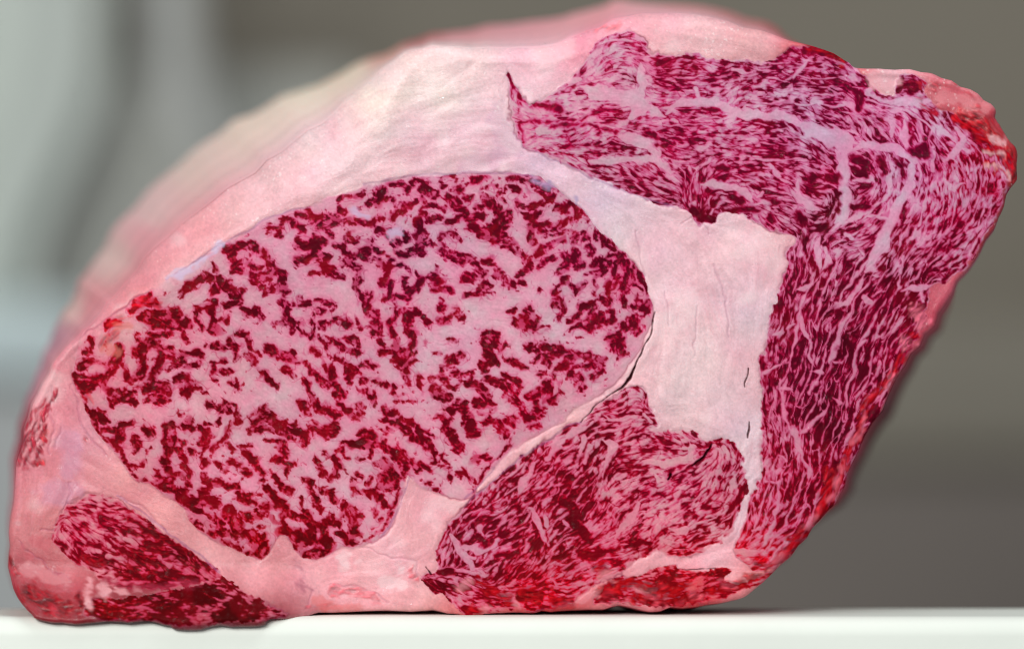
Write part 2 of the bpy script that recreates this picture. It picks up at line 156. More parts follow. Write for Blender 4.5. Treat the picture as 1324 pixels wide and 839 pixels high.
SEAM = [[(750,545),(716,563),(692,578),(668,594),(646,613),(622,635),(600,655)],[(215,362),(250,340),(285,318),(320,298),(345,282),(400,266)],
 [(470,239),(510,231),(560,225),(620,223),(660,225),(690,229)],[(150,640),(190,667),(240,703),(285,738)],[(528,617),(517,652),(507,676),(492,695)],
 [(640,603),(618,630),(602,645)],[(676,190),(740,217),(800,245),(872,268)]]

FOLD = [((0,440),"48,30 53,50 58,62 70,75 1;33,30 33,50 36,60 34,75 1;40,58 38,72 .8"),
 ((0,620),"47,0 44,14 40,22 37,32 27,33 1.1;78,11 92,18 102,26 112,38 120,44 1;36,60 44,63 1;12,40 30,58 46,65 .8"),

 ((800,260),"12,20 14,34 18,48 .7;40,16 52,8 60,20 .6;62,42 70,66 74,90 .8;30,60 34,80 .5;52,70 50,100 .5"),
 ((400,670),"14,44 30,46 44,50 54,57 1;2,46 0,58 1;36,20 60,26 70,30 .6;70,30 72,37 1")]
LILAC = [((0,440),"45,62 48,82 10"),((0,620),"30,8 40,4 14;52,8 48,2 8"),((640,30),"0,60 12,84 8"),((440,100),"80,66 110,50 10"),((160,560),"10,10 30,34 4")]
# base tint of the fat, (x, y, r, g, b) in sRGB
FATTINT = [(60,650,228,146,150),(40,700,222,140,142),(90,740,216,136,140),(110,560,214,142,158),(75,560,228,142,150),(50,600,226,130,144),
 (150,620,232,160,164),(200,670,236,166,166),(270,720,240,172,176),(330,750,240,166,172),(420,750,246,172,182),(480,760,246,178,186),
 (560,680,236,168,178),(500,720,246,188,196),(540,760,242,174,178),(620,590,240,176,186),(720,545,242,184,188),(790,530,236,182,192),
 (860,330,236,192,202),(880,400,236,200,206),(900,480,238,206,208),(930,520,236,206,210),(960,320,238,202,208),(975,400,228,200,210),
 (970,560,228,202,212),(965,620,228,198,208),(960,680,234,188,202),(920,725,246,188,198),(860,730,240,172,182),(780,250,226,188,208),
 (700,205,226,184,206),(620,180,232,192,204),(540,190,234,188,200),(560,120,240,216,212),(480,130,240,222,210),(430,200,232,194,200),
 (330,260,228,176,182),(250,310,226,156,162),(170,380,220,138,146),(120,430,214,136,148),(600,80,238,206,206),(680,90,234,194,204),
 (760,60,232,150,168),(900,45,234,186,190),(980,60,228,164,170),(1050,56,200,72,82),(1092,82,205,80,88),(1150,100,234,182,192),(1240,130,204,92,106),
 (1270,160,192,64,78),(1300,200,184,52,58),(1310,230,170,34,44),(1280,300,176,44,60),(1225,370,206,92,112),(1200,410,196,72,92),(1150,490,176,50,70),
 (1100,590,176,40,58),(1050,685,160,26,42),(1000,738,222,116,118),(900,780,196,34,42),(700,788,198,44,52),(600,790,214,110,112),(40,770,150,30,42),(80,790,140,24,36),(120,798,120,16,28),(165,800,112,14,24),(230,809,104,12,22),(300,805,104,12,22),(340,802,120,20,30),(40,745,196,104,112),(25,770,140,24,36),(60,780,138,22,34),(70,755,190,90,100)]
# surface staining with its own shape: (r, g, b, strength, tile, strokes)
PATCH = [
 (176,16,28,.6,(80,385),"30,18 38,15 5;48,8 56,4 62,5 5;26,30 34,24 7;16,64 19,67 4"),
 (214,110,100,.55,(80,385),"28,34 34,36 6;36,20 46,20 4"),
 (196,178,206,.75,(80,220),"70,72 80,68 90,62 100,55 104,50 3.6"),
 (190,172,204,.6,(340,220),"60,27 68,29 5;85,42 90,40 4"),
 (168,150,190,.7,(600,220),"47,9 54,13 4;72,18 74,22 1.5"),
 (160,10,22,.8,(860,30),"92,17 104,18 116,22 5"),
 (172,14,28,.85,(1064,80),"96,38 104,44 112,54 122,62 127,72 14;108,68 116,72 124,76 3;90,36 98,38 5;127,50 128,62 4"),
 (228,144,152,.55,(1064,80),"78,24 88,28 98,30 108,28 10;84,14 96,20 104,24 4"),
 (168,26,46,.6,(1064,80),"64,16 80,14 92,20 2;66,22 68,28 76,33 84,35 3;100,30 108,36 114,44 2;88,16 100,26 1.4;96,34 104,38 2;60,14 70,13 2"),
 (236,190,196,.6,(1064,80),"108,70 116,70 122,76 2;104,60 112,62 118,60 1.6;110,50 118,52 3"),
 (232,170,180,.7,(1064,80),"34,12 44,12 50,12 7"),
 (164,12,28,.8,(960,350),"108,40 114,42 2;104,58 98,66 94,70 90,78 86,84 5;112,40 116,46 2"),
 (216,104,126,.7,(960,350),"114,28 120,32 118,36 8;106,44 108,52 5;114,50 108,56 2;98,70 94,76 1.6"),
 (158,10,22,.85,(900,500),"118,6 110,20 105,32 101,44 97,54 94,62 4;86,58 90,66 84,72 8;80,80 86,76 6"),
 (214,104,124,.6,(900,500),"112,18 108,26 103,36 1.6;92,62 92,70 86,76 1.4;96,50 95,58 1.2"),
 (140,8,18,.85,(900,640),"84,10 80,22 74,24 6;72,22 64,34 58,40 7;60,30 66,34 5;60,32 54,42 46,50 4;38,46 50,46 3"),
 (214,104,122,.6,(900,640),"75,16 74,18 4;56,40 48,46 2;46,54 54,48 2;66,42 58,46 1.5"),
 (156,10,18,.8,(740,640),"30,57 42,60 54,62 8;56,68 68,66 70,72 5;60,64 74,60 5;78,66 96,62 110,58 5;40,70 46,68 5;112,54 122,54 4"),
 (206,90,108,.4,(740,640),"20,70 36,70 2.5;48,64 56,66 2;76,64 86,66 2.5;96,58 104,58 2;56,74 66,76 2;30,74 50,74 2"),
 (156,10,20,.75,(540,640),"40,58 50,64 58,70 5;68,66 80,66 8;92,70 100,70 7;78,70 5;30,74 40,76 6;112,38 5;116,48 124,48 5;120,62 131,62 5"),
 (226,140,150,.6,(540,640),"42,72 44,75 4;26,60 34,58 4;108,66 116,64 5;124,52 130,52 5;62,70 64,74 2"),
 (132,8,22,.9,(0,620),"5,50 8,56 12,62 3;18,72 26,76 34,80 42,84 9;46,80 54,85 5;54,74 55,80 5;40,82 48,84 3;58,53 66,54 5"),
 (206,96,108,.5,(0,620),"14,47 18,49 4;26,40 32,42 8"),
 (232,164,170,.8,(0,620),"58,68 61,74 62,79 4;78,70 82,71 3;90,70 1.5;68,70 72,72 5"),
 (214,140,146,.5,(0,620),"18,58 30,62 44,66 7"),
 (150,40,62,.7,(0,620),"68,66 84,69 100,69 120,68 131,68 3"),
 (206,30,44,.8,(0,440),"26,80 28,79 3;29,64 30,66 5;30,48 3;56,65 2"),
 (146,14,40,.9,(0,440),"31,47 27,54 2.6;28,60 22,70 16,80 2.6;24,58 18,68 13,78 2.4;31,68 24,78 2.4;20,44 15,56 12,66 2.4;25,48 18,60 13,72 2;36,34 30,44 2;28,38 22,50 2"),
 (246,206,210,.7,(400,670),"24,26 25,30 6;52,40 60,44 6;34,28 3;58,32 5"),
 (190,40,60,.5,(400,670),"14,48 22,49 34,50 42,51 46,56 2.2;0,58 10,59 20,59 1.5;66,34 72,38 1.2"),
 (225,120,120,.6,(400,670),"4,52 10,58 30,60 5"),
 (150,60,90,.5,(200,670),"94,44 102,45 3;97,39 98,41 2;90,30 92,31 3"),
 (222,96,104,.55,(640,30),"0,0 20,2 50,4 80,2 3"),
]

def _blur(a, s):
    r = max(1, int(round(s * 1.0)))
    for _ in range(3):
        for ax in (0, 1):
            p = np.pad(a, [(r + 1, r) if k == ax else (0, 0) for k in (0, 1)], mode='reflect')
            c = np.cumsum(p, axis=ax, dtype=np.float64)
            n = a.shape[ax]
            hi = np.take(c, np.arange(2 * r + 1, 2 * r + 1 + n), axis=ax)
            lo = np.take(c, np.arange(0, n), axis=ax)
            a = ((hi - lo) / (2 * r + 1)).astype(np.float32)
    return a

def gauss(a, s):
    if s > 2.0:
        return _blur(a, s * 0.98)
    r = int(math.ceil(3 * s)); k = np.exp(-0.5 * (np.arange(-r, r + 1) / s) ** 2); k /= k.sum()
    for ax in (0, 1):
        p = np.pad(a, [(r, r) if q == ax else (0, 0) for q in (0, 1)], mode='reflect')
        o = np.zeros_like(a)
        for i, w in enumerate(k):
            o += w * np.take(p, np.arange(i, i + a.shape[ax]), axis=ax)
        a = o
    return a.astype(np.float32)

def noise(s):
    n = gauss(rng.standard_normal((H, W)).astype(np.float32), s)
    return n / n.std()

def sstep(a, b, x):
    t = np.clip((x - a) / (b - a), 0, 1)
    return t * t * (3 - 2 * t)

def parse(blocks):
    out = []
    for (ox, oy), s in blocks:
        for st in s.split(';'):
            tk = st.split()
            pts = [tuple(float(v) for v in t.split(',')) for t in tk[:-1]]
            out.append(([(ox + x * U, oy + y * U) for x, y in pts], float(tk[-1]) * U))
    return out

XX, YY = np.meshgrid(np.arange(W, dtype=np.float32), np.arange(H, dtype=np.float32))

def stamp(strokes, wx=0.0, wy=0.0, pad=26):
    """largest (half width - distance) over all strokes, far away = -pad"""
    f = np.full((H, W), -float(pad), np.float32)
    for pts, w in strokes:
        ws = w if isinstance(w, (list, tuple)) else [w] * len(pts)
        if len(pts) == 1:
            pts = [pts[0], (pts[0][0] + .6, pts[0][1] + .3)]; ws = [ws[0], ws[0]]
        for (a, b, w0, w1) in zip(pts[:-1], pts[1:], ws[:-1], ws[1:]):
            m = pad + max(w0, w1) / 2
            x0, x1 = int(max(0, min(a[0], b[0]) - m)), int(min(W, max(a[0], b[0]) + m + 1))
            y0, y1 = int(max(0, min(a[1], b[1]) - m)), int(min(H, max(a[1], b[1]) + m + 1))
            if x0 >= x1 or y0 >= y1: continue
            sl = (slice(y0, y1), slice(x0, x1))
            px = XX[sl] + (wx[sl] if np.ndim(wx) else 0); py = YY[sl] + (wy[sl] if np.ndim(wy) else 0)
            dx, dy = b[0] - a[0], b[1] - a[1]
            t = np.clip(((px - a[0]) * dx + (py - a[1]) * dy) / (dx * dx + dy * dy + 1e-6), 0, 1)
            d = np.hypot(px - a[0] - t * dx, py - a[1] - t * dy)
            f[sl] = np.maximum(f[sl], (w0 + (w1 - w0) * t) / 2 - d)
    return f

def smooth_poly(p, n=6):
    p = np.array(p, float); m = len(p); out = []
    for i in range(m):
        a, b, c, d = p[i - 1], p[i], p[(i + 1) % m], p[(i + 2) % m]
        for k in range(n):
            t = k / n
            out.append(0.5 * (2 * b + (c - a) * t + (2 * a - 5 * b + 4 * c - d) * t * t + (3 * b - a - 3 * c + d) * t ** 3))
    return np.array(out)

def poly_sdf(poly, pad=40):
    """signed distance, positive inside, clipped to -pad outside"""
    x0, x1 = int(max(0, poly[:, 0].min() - pad)), int(min(W, poly[:, 0].max() + pad + 1))
    y0, y1 = int(max(0, poly[:, 1].min() - pad)), int(min(H, poly[:, 1].max() + pad + 1))
    sl = (slice(y0, y1), slice(x0, x1)); px, py = XX[sl], YY[sl]
    d2 = np.full(px.shape, 1e9, np.float32); ins = np.zeros(px.shape, bool)
    q = np.roll(poly, -1, axis=0)
    for (ax, ay), (bx, by) in zip(poly, q):
        dx, dy = bx - ax, by - ay
        L = dx * dx + dy * dy
        if L < 1e-9: continue
        t = np.clip(((px - ax) * dx + (py - ay) * dy) / L, 0, 1)
        d2 = np.minimum(d2, (px - ax - t * dx) ** 2 + (py - ay - t * dy) ** 2)
        if abs(dy) > 1e-9:
            c = ((ay > py) != (by > py)) & (px < dx * (py - ay) / dy + ax)
            ins ^= c
    d = np.sqrt(d2); d = np.where(ins, d, -d)
    f = np.full((H, W), -float(pad), np.float32); f[sl] = np.maximum(d, -pad)
    return f

def srgb(c):
    c = np.asarray(c, np.float32) / 255.0
    return np.where(c <= .04045, c / 12.92, ((c + .055) / 1.055) ** 2.4).astype(np.float32)

def idw(px, py, table, power=2.4, soft=18.0):
    t = np.array(table, np.float32)
    num = np.zeros(px.shape + (t.shape[1] - 2,), np.float32); den = np.zeros(px.shape, np.float32)
    for row in t:
        w = ((px - row[0]) ** 2 + (py - row[1]) ** 2 + soft * soft) ** (-power / 2)
        num += w[..., None] * row[2:]; den += w
    return num / den[..., None]

def up(a, f):
    """bilinear enlargement of a coarse map sampled every f pixels"""
    gx, gy = XX / f, YY / f
    i0, j0 = gy.astype(int), gx.astype(int)
    i1, j1 = np.minimum(i0 + 1, a.shape[0] - 1), np.minimum(j0 + 1, a.shape[1] - 1)
    fy, fx = gy - i0, gx - j0
    if a.ndim == 3: fy, fx = fy[..., None], fx[..., None]
    return (a[i0, j0] * (1 - fx) + a[i0, j1] * fx) * (1 - fy) + (a[i1, j0] * (1 - fx) + a[i1, j1] * fx) * fy

def flow_field(lines):
    f = 8
    cx, cy = np.meshgrid(np.arange(0, W + f, f, dtype=np.float32), np.arange(0, H + f, f, dtype=np.float32))
    c = np.zeros_like(cx); s = np.zeros_like(cx)
    for pts, wt in lines:
        for a, b in zip(pts[:-1], pts[1:]):
            L = math.hypot(b[0] - a[0], b[1] - a[1])
            if L < .5: continue
            th = 2 * math.atan2(b[1] - a[1], b[0] - a[0]); n = max(1, int(L / 14))
            for k in range(n):
                t = (k + .5) / n
                w = wt / (((cx - a[0] - t * (b[0] - a[0])) ** 2 + (cy - a[1] - t * (b[1] - a[1])) ** 2 + 90.0) ** 1.5)
                c += w * math.cos(th); s += w * math.sin(th)
    m = np.hypot(c, s) + 1e-12
    th = up(np.stack([c / m, s / m], -1), f)
    a = 0.5 * np.arctan2(th[..., 1], th[..., 0])
    return a

def lic(srcs, ang, n, step):
    vx, vy = np.cos(ang).astype(np.float32), np.sin(ang).astype(np.float32)
    acc = [s.copy() for s in srcs]
    for d in (1.0, -1.0):
        x, y = XX.copy(), YY.copy(); lx, ly = vx * d, vy * d
        for k in range(n):
            x += lx * step; y += ly * step
            j = np.clip(x + .5, 0, W - 1).astype(np.int32); i = np.clip(y + .5, 0, H - 1).astype(np.int32)
            nx, ny = vx[i, j], vy[i, j]
            sg = np.where(nx * lx + ny * ly < 0, -1.0, 1.0).astype(np.float32)
            lx, ly = nx * sg, ny * sg
            wt = 0.5 + 0.5 * math.cos(math.pi * (k + 1) / (n + 1))
            for q, s in enumerate(srcs): acc[q] += wt * s[i, j]
    return [a / a.std() for a in acc]

def rim_round(x, y):
    a = 9.0 + 62.0 * (1 - sstep(440, 580, x)) * (1 - sstep(330, 470, y)) * sstep(60, 140, x)
    return a + 22.0 * sstep(540, 640, x) * (1 - sstep(900, 1040, x)) * (1 - sstep(60, 110, y))

def rim_depth(R, e):
    t = .955 * (R - e) / R
    return R * (1 - np.sqrt(1 - t * t))

def meat_field():
    out = smooth_poly(OUTLINE)
    jit = np.interp(np.arange(len(out)), np.arange(0, len(out), 3), rng.normal(0, 1.5, len(np.arange(0, len(out), 3))))
    tan = np.roll(out, -1, 0) - np.roll(out, 1, 0); tan /= np.linalg.norm(tan, axis=1)[:, None] + 1e-9
    out = out + np.stack([-tan[:, 1], tan[:, 0]], 1) * jit[:, None]
    so = poly_sdf(out)
    wob_x, wob_y = noise(9) * 1.6 + noise(3.2) * .9, noise(9) * 1.6 + noise(3.2) * .9
    polys = [smooth_poly(p, 4) for p in MUSCLES]
    rough_e = noise(1.8) + .8 * noise(4.5)
    sdf = [poly_sdf(p) + wob_x * .8 + rough_e * (.9 if k else .3) for k, p in enumerate(polys)]
    lean_s, vein_s = parse(LEAN), parse(VEIN)
    eye_box = lambda p: p[0][0] < 850 and poly_in(p[0])
    def poly_in(q): return sdf[0][int(np.clip(q[1], 0, H - 1)), int(np.clip(q[0], 0, W - 1))] > -6
    eye_l = [s for s in lean_s if poly_in(s[0][0])]
    fib_l = [s for s in lean_s if not poly_in(s[0][0])]
    lines = [(p, 1.0) for p in FLOW] + [(s[0], .30) for s in vein_s] + [(s[0], .22) for s in lean_s]
    for p in polys + [out]:
        q = [tuple(v) for v in p] + [tuple(p[0])]
        lines.append((q, .10))
    ang = flow_field(lines)
    ang0 = ang + .12 * noise(26)
    ang = ang + .18 * noise(7) + .14 * noise(22)
    # grain
    f1, f2, f3 = noise(.7), noise(1.2), noise(4.2)
    g1, g2 = lic([f1, f2], ang, 5, 1.05)
    g3, st = lic([f3, noise(1.0)], ang, 12, 1.6)
    e1, e2 = lic([noise(1.05), noise(2.3)], ang + .45 * noise(12), 3, 1.1)
    fib = .80 * g1 + .66 * g2 + .34 * g3 + .20 * noise(.8)
    fib /= fib.std()
    rag = .72 * e1 + .72 * e2 + .2 * noise(.8); rag /= rag.std()
    SL = stamp(eye_l, noise(4) * 1.5 + noise(2) * .8, noise(4) * 1.5 + noise(2) * .8)
    thin = lambda p, w: w * (.62 if p[0][0] > 960 and p[0][1] > 345 else 1.0)
    vein_s = [(p, thin(p, w)) for p, w in vein_s]
    SV = stamp([(p, [w * .35] + [w * 1.05] * (len(p) - 2) + [w * .35]) if len(p) > 2 else (p, w * .8) for p, w in vein_s], wob_x, wob_y)
    SV = SV + .7 * noise(5) + .5 * noise(2)
    SF = stamp(fib_l, noise(4) * 1.3, noise(4) * 1.3)
    # long pale septa that follow the grain of the fibrous muscles
    occ = np.zeros((H, W), bool); septa_s = []
    fibm = (np.maximum(sdf[1], sdf[2]) > 3); r3 = np.random.default_rng(5)
    seeds = np.argwhere(fibm)[r3.integers(0, int(fibm.sum()), 2600)]
    for sy, sx in seeds:
        if occ[sy, sx]: continue
        line = []
        for d in (1.0, -1.0):
            x, y = float(sx), float(sy); lx, ly = math.cos(ang0[sy, sx]) * d, math.sin(ang0[sy, sx]) * d; seg = []
            for k in range(int(r3.integers(6, 26))):
                x += lx * 5; y += ly * 5
                i, j = int(y), int(x)
                if not (0 <= i < H and 0 <= j < W) or not fibm[i, j] or (occ[i, j] and k > 1): break
                nx, ny = math.cos(ang0[i, j]), math.sin(ang0[i, j])
                if nx * lx + ny * ly < 0: nx, ny = -nx, -ny
                lx, ly = nx, ny; seg.append((x, y))
            line = (seg[::-1] + [(float(sx), float(sy))] + line) if d < 0 else seg
        if len(line) < 7: continue
        w = float(np.clip(r3.lognormal(.55, .45), .9, 4.5)); n = len(line)
        septa_s.append((line, [w * (.35 + .65 * math.sin(math.pi * (q + .5) / n)) for q in range(n)]))
        for x, y in line:
            i, j = int(y), int(x); occ[max(0, i - 6):i + 7, max(0, j - 6):j + 7] = True
    ST = stamp(septa_s, wob_x * .9, wob_y * .9, 10) + .35 * noise(2.5)
    # eye: clusters on a bed of fat, fine flecks between, fatty specks inside
    ring = np.exp(-(lic([noise(3.2)], ang + .5 * noise(14), 3, 1.3)[0] / .16) ** 2)
    dmap = up(idw(*np.meshgrid(np.arange(0, W + 8, 8, dtype=np.float32), np.arange(0, H + 8, 8, dtype=np.float32)),
        [(130,470,.3),(300,640,.35),(420,690,.5),(500,255,.6),(620,255,.6),(720,280,.75),(800,370,.75),(780,440,.3),(450,420,-.3),(380,340,0),
         (300,470,-.4),(560,440,-.4),(640,480,-.1),(600,620,-.35),(700,400,-.3),(250,560,-.2),(480,560,.1),(680,540,.0),(400,300,.3),(240,380,.2)], 3.0), 8)[..., 0]
    v_eye = np.maximum(SL / 2.3 + .40, -1.75 + np.clip(dmap, -.1, 1) * 1.15) 
    v_eye = np.minimum(v_eye, 1.0) + rag * .58 + .08 * dmap + .22 * noise(.8) + .70 * (ring - .2) * sstep(-6, -1, SL)
    v_eye += .50 * sstep(-2, 4, SL) * noise(3.0)
    fleck = sstep(1.5, 2.2, rag) * sstep(-14, -3, SL)
    v_eye = np.maximum(v_eye, -.9 + 1.3 * fleck)
    v_eye = np.minimum(v_eye, .6 - SV / 3.0) - .95 * np.exp(-(noise(11) / .13) ** 2)
    # fibrous muscles
    dens = .12 * noise(26)
    bias = np.full((H, W), .18, np.float32) + dens
    bias += .14 + .62 * sstep(985, 1060, XX) * sstep(300, 380, YY)      # darker foot of the cap muscle
    bias -= .66 * (1 - sstep(700, 900, XX)) * (YY < 230)           # paler tip
    bias -= .40 * np.exp(-(((XX - 890) / 75) ** 2 + ((YY - 625) / 70) ** 2))
    bias += .45 * np.exp(-(((XX - 752) / 26) ** 2 + ((YY - 650) / 70) ** 2))
    bias += np.where((XX < 300) & (YY > 600), -.25 * (1 - sstep(640, 715, YY)) + .40 * sstep(690, 750, YY + .25 * (XX - 180)), 0)
    b1, b2 = lic([noise(2.4), noise(1.6)], ang, 15, 1.5)
    b3, b4 = lic([noise(3.6), noise(2.2)], ang + .25 * noise(10), 6, 1.4)
    foot = sstep(980, 1060, XX) * sstep(300, 380, YY)
    thread = np.exp(-(b2 / .38) ** 2); ringy = np.exp(-(b4 / .34) ** 2); septa = np.exp(-(b1 / .26) ** 2)
    blob = .55 * g2 + .50 * b3
    v_fib = bias - .10 + .85 * (thread - .35) + .75 * (ringy - .30) * (1 - .5 * foot) + .62 * blob + .30 * fib - (septa - .2) * (.55 + 1.1 * foot) + .10 * foot
    v_fib = np.minimum(v_fib, .05 - ST / 1.0 + .25 * rag)
    v_fib = np.minimum(v_fib, .02 - SV / 1.15 + .40 * rag)
    v_fib = np.maximum(v_fib, np.clip(SF / 2.6, -3, 1.5) + .45 * rag)
    v_fib = np.where(sdf[2] > 0, 1.3 * v_fib + .16, v_fib)
    v_strip = .85 * fib + .5 * g3 + 1.05 - .8 * (XX > 700) * sstep(-.2, 1.2, noise(8))
    SP = sdf
    v = np.full((H, W), -2.0, np.float32)
    lab = np.zeros((H, W), np.int8)
    inside = np.full((H, W), -40.0, np.float32)
    for k, vv in enumerate([v_eye, v_fib, v_fib, v_fib - .05, v_strip, v_strip]):
        m = SP[k] > 0
        edge = sstep(0, 3.0, SP[k])
        v = np.where(m, vv - 1.2 * (1 - edge), v); lab[m] = k + 1
        inside = np.maximum(inside, SP[k])
    L = np.where(lab == 1, sstep(-.62, .62, v), .24 * sstep(-1.4, -.1, v) + .76 * sstep(-.28, .58, v))
    L = np.maximum(L, np.where(lab == 1, .26 * ring * sstep(-9, -2, SL), 0))
    haze_e = .44 * sstep(-3.5, 1.5, SL + 1.2 * e2) * (.75 + .25 * np.clip(noise(5), -1, 1))
    L = np.maximum(L, np.where(lab == 1, haze_e, 0.0))
    depth = sstep(.25, 1.4, v)
    # colours
    n_big, n_mid, n_sml = noise(40), noise(14), noise(3)
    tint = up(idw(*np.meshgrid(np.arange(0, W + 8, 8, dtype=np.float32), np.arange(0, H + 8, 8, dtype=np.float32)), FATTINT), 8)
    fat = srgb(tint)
    mus_fat = idw(*np.meshgrid(np.arange(0, W + 8, 8, dtype=np.float32), np.arange(0, H + 8, 8, dtype=np.float32)),
        [(150,450,212,132,150),(250,500,212,142,164),(300,620,214,150,174),(420,660,212,152,176),(450,480,206,142,168),(400,330,204,138,166),
         (560,300,202,148,176),(700,300,204,142,170),(760,430,208,154,178),(600,470,210,156,180),(600,600,216,150,174),(800,400,204,140,166),
         (700,130,208,150,176),(800,170,206,148,176),(950,150,206,150,182),(1060,170,204,150,188),(1180,200,206,152,190),(1250,220,204,140,176),
         (1080,300,206,156,186),(1050,450,206,142,174),(1100,500,204,126,160),(1020,650,202,128,160),(620,700,208,136,166),(720,650,206,130,158),
         (850,620,216,144,164),(900,680,220,144,164),(680,770,206,100,116),(120,690,216,138,152),(240,740,190,90,110),(220,790,150,50,60),(900,760,214,84,88)], 2.4)
    mfat = srgb(np.clip(up(mus_fat, 8) + np.array([-3, 4, -5]), 0, 255))
    # a thin translucent film keeps the fat next to lean pinker
    near = np.clip(gauss(L, 9.0) * .30 + gauss(L, 4.0) * .45 + gauss(L, 1.5) * .60, 0, 1)
    blush = srgb((216, 58, 122))
    near = near * np.where(lab == 1, .84, .55)
    mfat = mfat * (1 + .10 * (1 - np.clip(gauss(L, 6.0) * 2, 0, 1)))[..., None]
    mfat = mfat * (1 - near[..., None]) + blush * near[..., None]
    hue = np.clip(.6 * noise(5) + .5 * noise(2.2) + .5 * noise(16), -1.6, 1.6)[..., None]
    mfat = mfat * (1 + hue * np.array([.035, -.085, -.035], np.float32))
    inn = sstep(-1.5, 2.5, inside)[..., None]
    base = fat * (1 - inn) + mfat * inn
    base = base * (1 + .014 * n_mid + .014 * st + .012 * n_sml + .034 * noise(.8) + .016 * noise(1.6))[..., None]
    base = base * (1 + np.stack([.004 * n_mid, -.03 * n_mid, -.022 * n_mid], -1))
    n_a, n_b = noise(6), noise(10)
    base = base * (1 + np.stack([.012 * n_a - .006 * n_b, .020 * n_a - .022 * n_b, .022 * n_a - .008 * n_b], -1))
    base = base * (1 + np.stack([.012 * n_big, -.02 * n_big, -.01 * n_big], -1))
    lc = up(idw(*np.meshgrid(np.arange(0, W + 8, 8, dtype=np.float32), np.arange(0, H + 8, 8, dtype=np.float32)),
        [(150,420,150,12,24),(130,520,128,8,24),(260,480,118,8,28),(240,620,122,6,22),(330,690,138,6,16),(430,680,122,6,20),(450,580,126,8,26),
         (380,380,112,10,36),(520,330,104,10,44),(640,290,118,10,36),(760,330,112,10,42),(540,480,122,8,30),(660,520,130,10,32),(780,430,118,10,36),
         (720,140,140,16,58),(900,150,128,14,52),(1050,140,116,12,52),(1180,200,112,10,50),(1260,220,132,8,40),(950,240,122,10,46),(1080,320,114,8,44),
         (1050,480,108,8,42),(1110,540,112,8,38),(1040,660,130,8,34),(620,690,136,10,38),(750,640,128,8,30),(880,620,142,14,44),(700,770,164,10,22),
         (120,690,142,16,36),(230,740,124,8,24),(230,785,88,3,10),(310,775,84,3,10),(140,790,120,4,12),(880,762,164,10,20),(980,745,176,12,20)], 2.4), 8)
    lc = lc * np.array([1.20, .15, 1.06])
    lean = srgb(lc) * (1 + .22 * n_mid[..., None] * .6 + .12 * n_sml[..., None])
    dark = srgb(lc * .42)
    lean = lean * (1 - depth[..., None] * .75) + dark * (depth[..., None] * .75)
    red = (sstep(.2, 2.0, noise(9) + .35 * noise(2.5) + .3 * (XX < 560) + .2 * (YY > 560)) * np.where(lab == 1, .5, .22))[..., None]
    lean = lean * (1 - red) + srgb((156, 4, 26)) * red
    Lc = (L ** 1.15)[..., None]
    base, lean = np.clip(base, .004, 1), np.clip(lean, .0015, 1)
    col = .2 * (base * (1 - Lc) + lean * Lc) + .8 * np.exp(np.log(base) * (1 - Lc) + np.log(lean) * Lc)
    # thin membranes round each muscle and drawn fascia lines
    SS = stamp([(p, 1.6) for p in SEAM], wob_x * .6, wob_y * .6)
    m = sstep(-1.4, .4, SS + .35 * n_sml)[..., None] * .42
    col = col * (1 - m) + srgb((150, 92, 138)) * m
    rim = np.exp(-((inside + .3) / 1.3) ** 2) * np.clip(.16 + .30 * n_mid, 0, .6)
    col = col * (1 - rim[..., None]) + srgb((140, 34, 70)) * rim[..., None]
    cr = lic([noise(8)], ang, 10, 2.0)[0] + .25 * noise(5)
    crease = np.exp(-(cr / .09) ** 2) * sstep(-.1, 1.1, noise(34)) * (1 - L) * (inside < 0)
    m = (.07 * crease)[..., None]
    col = col * (1 - m) + srgb((176, 96, 132)) * m
    SFo = stamp([(p, w) for p, w in parse(FOLD)], wob_x, wob_y)
    fold = sstep(-1.6, .6, SFo) * (inside < 1)
    m = (.20 * fold)[..., None]
    col = col * (1 - m) + srgb((158, 78, 118)) * m
    lil = sstep(-9, 4, stamp(parse(LILAC), wob_x * 2, wob_y * 2) + 2.5 * n_mid) * (inside < 0)
    m = (.42 * lil)[..., None]
    col = col * (1 - m) + srgb((200, 148, 178)) * m
    strand = sstep(.9, 2.0, lic([noise(1.6)], ang, 22, 1.8)[0] + .4 * noise(18)) * (inside < 0)
    m = (.11 * strand)[..., None]
    col = col * (1 - m) + srgb((216, 128, 150)) * m
    glint_specks = sstep(1.7, 2.6, noise(.95) + .45 * noise(22)) * (inside < -2)  # white specks painted into the fat colour to stand in for wet glints
    m = (.35 * glint_specks * (YY < 340))[..., None]
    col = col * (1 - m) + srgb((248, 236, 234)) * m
    pale = sstep(.6, 2.2, n_mid + .5 * noise(6)) * (inside < -3) * (YY < 740) * (XX < 1060)
    m = (.30 * pale)[..., None]
    col = col * (1 - m) + srgb((242, 222, 222)) * m
    wet = np.zeros((H, W), np.float32)
    for r, g, b, stg, org, txt in PATCH:
        f = stamp(parse([(org, txt)]), wob_x * 1.4, wob_y * 1.4)
        m = sstep(-4.5, 3.0, f + 1.3 * g2 + .9 * g3 + .9 * n_sml) * stg
        c = srgb((r, g, b)) * np.clip(1 + (.32 * g2 + .22 * g1) * (r - g > 110), .3, 2.2)[..., None] + srgb((190, 70, 92)) * (np.clip(g3 - .8, 0, 1.2) * .3 * (r - g > 110))[..., None]
        col = col * (1 - m[..., None]) + c * m[..., None]
        if r - g > 115: wet = np.maximum(wet, m)
    SC = stamp(CRACK, wob_x * .7, wob_y * .7) + .15 * rag
    cm = sstep(-.8, .6, SC)
    col = col * (1 - cm[..., None]) + srgb((74, 6, 18)) * cm[..., None]
    col = np.clip(col, .0012, .96)
    # relief in pixels, towards the viewer
    h = 1.3 * noise(55) + .5 * noise(20) + .14 * noise(7)
